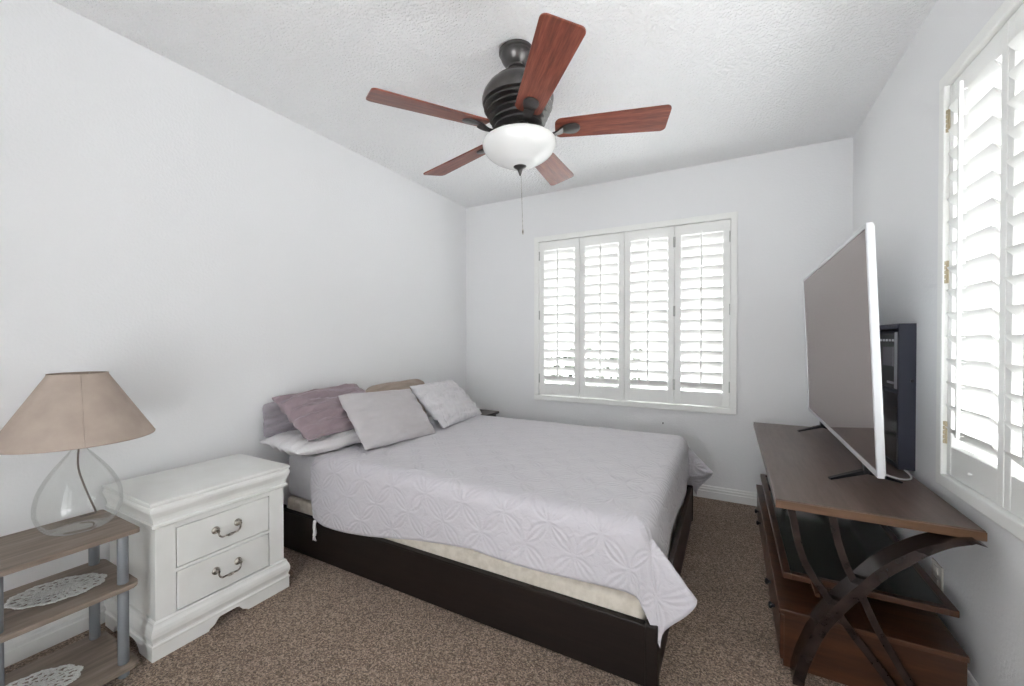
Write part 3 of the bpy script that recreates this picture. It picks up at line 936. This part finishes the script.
for ya, s in ((1.642, 1), (3.158, -1)):
    yy = sorted((ya, ya + s * .082))
    bm = bmesh.new(); ribbon(bm, up, lo, *yy); link('arched_leg', bm, M_IRON, cs, smooth=True, angle=35)
    yb_ = sorted((ya + s * .040, ya + s * .066))
    for q in (b1u, b2u):
        bm = bmesh.new(); ribbon(bm, q, off(q, .021), *yb_); link('curved_bar', bm, M_IRON, cs, smooth=True, angle=35)
# middle shelf: wooden frame round a smoked glass panel
MZ = .300
MX0, MX1, MY0, MY1 = .178, .645, 1.790, 3.040
bm = bmesh.new()
fw_ = .026
box(bm, MX0, MX0 + fw_, MY0, MY1, MZ - .022, MZ, .003); box(bm, MX1 - fw_, MX1, MY0, MY1, MZ - .022, MZ, .003)
box(bm, MX0 + fw_ - .001, MX1 - fw_ + .001, MY0, MY0 + fw_, MZ - .022, MZ, .003); box(bm, MX0 + fw_ - .001, MX1 - fw_ + .001, MY1 - fw_, MY1, MZ - .022, MZ, .003)
for yy in (MY0 - .085, MY1 - .002):
    for xx in (.262, .345):
        box(bm, xx, xx + .012, yy, yy + .088, MZ - .018, MZ - .006)
sf = link('shelf_frame', bm, M_CONSR, cs)
bm = bmesh.new(); box(bm, MX0 + fw_ - .004, MX1 - fw_ + .004, MY0 + fw_ - .004, MY1 - fw_ + .004, MZ - .012, MZ - .005)
link('glass_panel', bm, M_TINT, sf)
# lower case with drawers facing the bed
LX0, LX1, LY0, LY1, LZ = .163, .635, 1.716, 3.105, .206
bm = bmesh.new()
box(bm, LX0 - .004, LX1 + .004, LY0 - .006, LY1 + .006, LZ - .018, LZ, .003)
link('case_top', bm, M_CONSR, cs)
bm = bmesh.new()
box(bm, LX0 + .012, LX1, LY0, LY0 + .018, .004, LZ - .018); box(bm, LX0 + .012, LX1, LY1 - .018, LY1, .004, LZ - .018)
box(bm, LX1 - .012, LX1 - .001, LY0 + .018, LY1 - .018, .004, LZ - .018); box(bm, LX0 + .014, LX1 - .013, LY0 + .019, LY1 - .019, .02, .036)
box(bm, LX0 + .017, LX1 - .013, (LY0 + LY1) / 2 - .012, (LY0 + LY1) / 2 + .012, .004, LZ - .018)
for yy in (LY0, LY1 - .05):
    for xx in (LX0 + .01, LX1 - .05):
        box(bm, xx, xx + .04, yy + .005, yy + .045, 0, .022)
link('case', bm, M_CONSR, cs)
for y0, y1 in ((LY0 + .002, 2.404), (2.416, LY1 - .002)):
    bm = bmesh.new(); box(bm, LX0, LX0 + .016, y0, y1, .024, LZ - .022, .003)
    d = link('drawer', bm, M_CONSR, cs)
    for yy in ((1.90, 2.08) if y0 < 2 else (2.72, 2.90)):
        bm = bmesh.new()
        lathe(bm, [(0, .024), (.011, .022), (.013, .016), (.006, .009), (.005, 0)], (0, 0, 0), 14, M=Matrix.Translation((LX0 + .001, yy, .105)) @ Matrix.Rotation(-PI / 2, 4, 'Y'))
        link('knob', bm, M_BLACK, d, smooth=True)

# ------------------------------------------------------------------ television
tv = thing('television', 'large silver-framed flat television with dark screen standing on the console', 'television', (.475, 2.46, TZ))
P00 = Vector((.428, 1.730, .705)); P10 = Vector((.449, 3.200, .705))
ux = (P10 - P00); TW = ux.length; ux.normalize()
uz = Vector((-.034, .0, .835)); uz = (uz - ux * uz.dot(ux)); TH = .838; uz.normalize()
uy = ux.cross(uz)
if uy.x < 0: uy = -uy           # away from the viewer, towards the wall
MT = Matrix.Translation(P00) @ Matrix((ux, uy, uz)).transposed().to_4x4()
def tbox(bm, *a, **k): box(bm, *a, M=MT, **k)
bm = bmesh.new()
f_ = .014
tbox(bm, 0, f_, 0, .019, 0, TH, bev=.002); tbox(bm, TW - f_, TW, 0, .019, 0, TH, bev=.002)
tbox(bm, f_ - .001, TW - f_ + .001, 0, .019, 0, f_ + .004, bev=.002); tbox(bm, f_ - .001, TW - f_ + .001, 0, .019, TH - f_, TH, bev=.002)
link('bezel', bm, M_SILVER, tv)
bm = bmesh.new(); tbox(bm, f_ - .002, TW - f_ + .002, .004, .012, f_, TH - f_ + .002); link('screen', bm, M_SCREEN, tv)
bm = bmesh.new()
tbox(bm, .006, TW - .006, .014, .024, .006, TH - .006, bev=.003)
b2 = bmesh.new()
bmesh.ops.create_cube(b2, size=1)
for v in b2.verts:
    k = 1 if v.co.y < 0 else .86
    v.co = Vector((TW / 2 + v.co.x * (TW - .18) * k, .024 + (v.co.y + .5) * .035, .30 + v.co.z * .50 * k))
bmesh.ops.bevel(b2, geom=list(b2.edges), offset=.006, segments=2, affect='EDGES')
merge(bm, b2, 0, MT)
link('back_cover', bm, M_SILVER, tv)
for ft_, bt, top in (((.352, 2.010), (.585, 2.085), (.452, 2.045)), ((.366, 2.962), (.598, 3.022), (.466, 2.985))):
    bm = bmesh.new()
    apex = Vector((top[0] + .018, top[1], TZ + .040))
    for tip in (ft_, bt):
        a = Vector((tip[0], tip[1], TZ + .004))
        d = (apex - a).normalized(); sd = Vector((-d.y, d.x, 0)).normalized(); up_ = sd.cross(d)
        if up_.z < 0: up_ = -up_
        rings = []
        b2 = bmesh.new()
        for t, hw, hh_ in ((0, .009, .0035), (.5, .010, .006), (1.0, .011, .008)):
            p = a.lerp(apex, t)
            rings.append([b2.verts.new(p + sd * hw * i + up_ * hh_ * j) for i, j in ((-1, -1), (1, -1), (1, 1), (-1, 1))])
        for r0, r1 in zip(rings, rings[1:]):
            for k in range(4): b2.faces.new((r0[k], r0[(k + 1) % 4], r1[(k + 1) % 4], r1[k]))
        b2.faces.new(rings[0]); b2.faces.new(rings[-1])
        merge(bm, b2)
    box(bm, apex.x - .008, apex.x + .008, apex.y - .016, apex.y + .016, TZ + .034, TZ + .16, .002)
    link('foot', bm, M_BLACK, tv)
bm = bmesh.new()
tube(bm, [(.50, 2.25, .80), (.515, 2.24, .70), (.53, 2.22, .63), (.55, 2.17, TZ + .006), (.60, 2.12, TZ + .0035), (.645, 2.16, TZ + .0035), (.655, 2.30, TZ + .0035), (.655, 2.5, TZ + .0035)], .0032, 8, smooth_iter=2)
link('power_cord', bm, M_WCORD, tv, smooth=True)['label'] = 'white power cord curling on the console top'
bm = bmesh.new()
tube(bm, [(.505, 2.32, 1.0), (.52, 2.31, .86), (.515, 2.29, .74), (.54, 2.27, .66), (.57, 2.32, TZ + .005), (.60, 2.45, TZ + .0035)], .0035, 8, smooth_iter=2)
link('signal_cord', bm, M_BLACK, tv, smooth=True)['label'] = 'black cord hanging behind the screen'

# ------------------------------------------------------------------ shallow cabinet on the wall behind the television
wc = thing('wall_cabinet', 'shallow navy-black open cabinet on the right wall behind the television', 'cabinet', (.65, 2.53, .609))
WX0, WX1, WY0, WY1, WZa, WZb = .630, .686, 2.282, 2.80, .609, 1.226
bm = bmesh.new()
box(bm, WX0, WX1, WY0, WY0 + .018, WZa, WZb, .002); box(bm, WX0, WX1, WY1 - .018, WY1, WZa, WZb, .002)
box(bm, WX0, WX1, WY0 + .017, WY1 - .017, WZb - .022, WZb, .002); box(bm, WX0, WX1, WY0 + .017, WY1 - .017, WZa, WZa + .018, .002)
box(bm, WX1 - .006, WX1, WY0 + .017, WY1 - .017, WZa, WZb)
box(bm, WX0 + .004, WX1, WY0 + .017, WY1 - .017, .925, .940)
link('frame', bm, M_NAVY, wc)
bm = bmesh.new(); box(bm, WX0 + .004, WX0 + .010, WY0 + .018, WY1 - .018, WZa + .018, .925)
link('lower_panel', bm, plain('smoked_panel', (.05, .045, .042), .15, 0, .6), wc)
bm = bmesh.new(); box(bm, WX0 + .002, WX0 + .020, WY0 + .022, WY0 + .062, .945, 1.190, .002)
link('upright', bm, M_SILVER, wc)['label'] = 'pale silver upright strip'
bm = bmesh.new(); lathe(bm, [(0, 0), (.006, 0), (.006, .006), (0, .007)], (0, 0, 0), 12, M=Matrix.Translation((.672, WY0, .985)) @ Matrix.Rotation(PI / 2, 4, 'X'))
link('latch', bm, M_BLACK, wc, smooth=True)
dv = thing('media_player', 'black media box with grey display inside the wall cabinet', 'electronics', (.65, 2.45, .941))
bm = bmesh.new(); box(bm, WX0 + .008, WX1 - .007, WY0 + .072, WY1 - .03, .941, 1.185, .003); link('body', bm, M_BLACK, dv)
bm = bmesh.new(); box(bm, WX0 + .005, WX0 + .009, WY0 + .09, WY0 + .22, 1.04, 1.125, .001); link('display', bm, M_DEVGREY, dv)
for k in range(5):
    bm = bmesh.new(); box(bm, WX0 + .004, WX0 + .009, WY0 + .085 + k * .04, WY0 + .100 + k * .04, 1.150, 1.160, .001); link('button', bm, M_SILVER, dv)
bm = bmesh.new(); box(bm, WX0 + .004, WX0 + .009, WY0 + .085, WY0 + .16, .962, .972, .001); link('button', bm, M_SILVER, dv)

# ------------------------------------------------------------------ outlet, nail
ol = thing('wall_outlet', 'beige electrical outlet plate on right wall under the console top', 'outlet', (XR, 2.065, .285))
bm = bmesh.new(); box(bm, XR - .006, XR, 2.022, 2.108, .236, .332, .003); link('plate', bm, M_PLATE, ol)
for zc in (.262, .306):
    bm = bmesh.new(); box(bm, XR - .009, XR - .005, 2.048, 2.082, zc - .014, zc + .014, .002)
    box(bm, XR - .0095, XR - .008, 2.056, 2.058, zc - .005, zc + .006, 0); box(bm, XR - .0095, XR - .008, 2.071, 2.073, zc - .005, zc + .006, 0)
    link('socket', bm, M_PLATE, ol)
bm = bmesh.new(); lathe(bm, [(0, .012), (.006, .011), (.006, .009), (.002, .009), (.002, -.02), (0, -.02)], (0, 0, 0), 10, M=Matrix.Translation((-.446, YB, .518)) @ Matrix.Rotation(PI / 2, 4, 'X'))
tag(rebase(link('nail', bm, M_BLACK, smooth=True), (-.446, YB, .518)), 'small dark nail head in the back wall below the window', 'nail')

# ------------------------------------------------------------------ ceiling fan
fx, fy = -.839, 1.610
fan = thing('ceiling_fan', 'five-blade ceiling fan with mahogany blades, bronze motor and white bowl light', 'ceiling fan', (fx, fy, H))
bm = bmesh.new()
lathe(bm, [(0, 2.439), (.072, 2.439), (.077, 2.434), (.077, 2.424), (.070, 2.419), (.071, 2.414), (.069, 2.404), (.062, 2.388), (.050, 2.372), (.041, 2.364), (.041, 2.356), (0, 2.356)], (fx, fy, 0), 48)
link('canopy', bm, M_BRONZE, fan, smooth=True, angle=24)
bm = bmesh.new()
lathe(bm, [(0, 2.358), (.034, 2.358), (.034, 2.350), (.030, 2.349), (.030, 2.345), (.036, 2.344), (.036, 2.336), (.030, 2.335), (.030, 2.330), (.038, 2.329), (.042, 2.320), (.042, 2.316), (0, 2.316)], (fx, fy, 0), 40)
link('downrod', bm, M_BRONZE, fan, smooth=True, angle=30)
bm = bmesh.new()
MP = [(0, 2.320), (.058, 2.320), (.076, 2.314), (.104, 2.300), (.108, 2.292), (.132, 2.274), (.150, 2.248), (.158, 2.226), (.159, 2.212), (.155, 2.200)]
r_ = .155; z_ = 2.200
for k in range(5):           # louvred vent rings stepping in towards the bottom
    MP += [(r_ - .016, z_ - .004), (r_ - .017, z_ - .010), (r_ - .005, z_ - .013), (r_ - .003, z_ - .020)]
    r_ -= .0105; z_ -= .0215
MP += [(.086, 2.086), (.06, 2.082), (0, 2.082)]
lathe(bm, MP, (fx, fy, 0), 64)
link('motor_housing', bm, M_BRONZE, fan, smooth=True, angle=26)
bm = bmesh.new()
lathe(bm, [(0, 2.084), (.07, 2.084), (.075, 2.078), (.078, 2.050), (.095, 2.044), (.148, 2.036), (.148, 2.030), (0, 2.030)], (fx, fy, 0), 48)
link('light_fitter', bm, M_BRONZE, fan, smooth=True, angle=30)
bm = bmesh.new()
lathe(bm, spline([(.148, 2.036), (.158, 2.035), (.163, 2.027), (.161, 2.012), (.151, 1.992), (.134, 1.974), (.110, 1.958), (.086, 1.946), (.068, 1.936), (.048, 1.929), (.026, 1.925), (0, 1.924)], 60), (fx, fy, 0), 64)
link('light_bowl', bm, M_OPAL, fan, smooth=True)
bm = bmesh.new()
lathe(bm, [(0, 1.936), (.029, 1.934), (.032, 1.928), (.024, 1.920), (.013, 1.913), (.009, 1.903), (.006, 1.894), (.003, 1.886), (0, 1.885)], (fx, fy, 0), 24)
link('finial', bm, M_BRONZE, fan, smooth=True)
bm = bmesh.new()
for k in range(76):
    lathe(bm, [(0, .0018), (.0017, 0), (0, -.0018)], (fx + .004, fy, 1.886 - k * .0032), 6)
lathe(bm, [(0, .02), (.003, .016), (.004, .004), (.003, -.006), (0, -.008)], (fx + .004, fy, 1.632), 10)
link('pull_chain', bm, M_PEWTER, fan, smooth=True)
A0 = -50.8
for k in range(5):
    ang = math.radians(A0 + 72 * k)
    M0 = Matrix.Translation((fx, fy, 2.080)) @ Matrix.Rotation(ang, 4, 'Z')
    Mb = M0 @ Matrix.Rotation(math.radians(-13), 4, 'X')
    # blade outline with rounded corners
    r0, r1, w0, w1 = .160, .640, .056, .073
    out = []
    def arc(cx, cy, r, a0, a1):
        for q in range(7):
            a = math.radians(a0 + (a1 - a0) * q / 6)
            out.append((cx + r * math.cos(a), cy + r * math.sin(a)))
    arc(r1 - .022, w1 - .022, .022, 90, 0); arc(r1 - .022, -w1 + .022, .022, 0, -90)
    arc(r0 + .03, -w0 + .03, .03, -90, -180); arc(r0 + .03, w0 - .03, .03, 180, 90)
    bm = bmesh.new(); prism(bm, out, 'Z', -.003, .003, .001, M=Mb)
    bl = link('blade', bm, M_BLADE, fan)
    # blade coordinates for the grain: give the mesh its own axis along the blade
    me = bl.data
    Ml = Matrix.Rotation(ang, 4, 'Z')
    me.transform(Ml.inverted()); bl.rotation_euler = (0, 0, ang)
    # cast arm with a spoon-shaped plate under the blade
    bm = bmesh.new()
    sp_out = []
    for q in range(24):
        a = 2 * PI * q / 24
        sp_out.append((.222 + .046 * math.cos(a), .030 * math.sin(a) * (1 + .25 * math.cos(a))))
    prism(bm, sp_out, 'Z', -.010, -.004, .0015, M=Mb)
    b2 = bmesh.new()
    rows = []
    for t in range(15):
        s = t / 14
        r = .080 + s * .115
        zz = .004 - .022 * math.sin(s * PI) - .012 * s
        hw = .015 + .008 * math.cos(s * PI * 2) 
        rows.append([b2.verts.new((r, -hw, zz - .004)), b2.verts.new((r, hw, zz - .004)), b2.verts.new((r, hw * .7, zz + .006)), b2.verts.new((r, -hw * .7, zz + .006))])
    for a, d in zip(rows, rows[1:]):
        for q in range(4): b2.faces.new((a[q], a[(q + 1) % 4], d[(q + 1) % 4], d[q]))
    b2.faces.new(rows[0]); b2.faces.new(rows[-1])
    merge(bm, b2, 0, M0)
    arm = link('blade_arm', bm, M_BRONZE, None, smooth=True, angle=40)
    arm.parent = bl
    arm.data.transform((Matrix.Translation((fx, fy, H)) @ Ml).inverted())
# the fan hangs a little out of true on its ball mount
fan.rotation_mode = 'QUATERNION'
from mathutils import Quaternion
fan.rotation_quaternion = Quaternion((-.471, .882, 0), math.radians(-1.85))
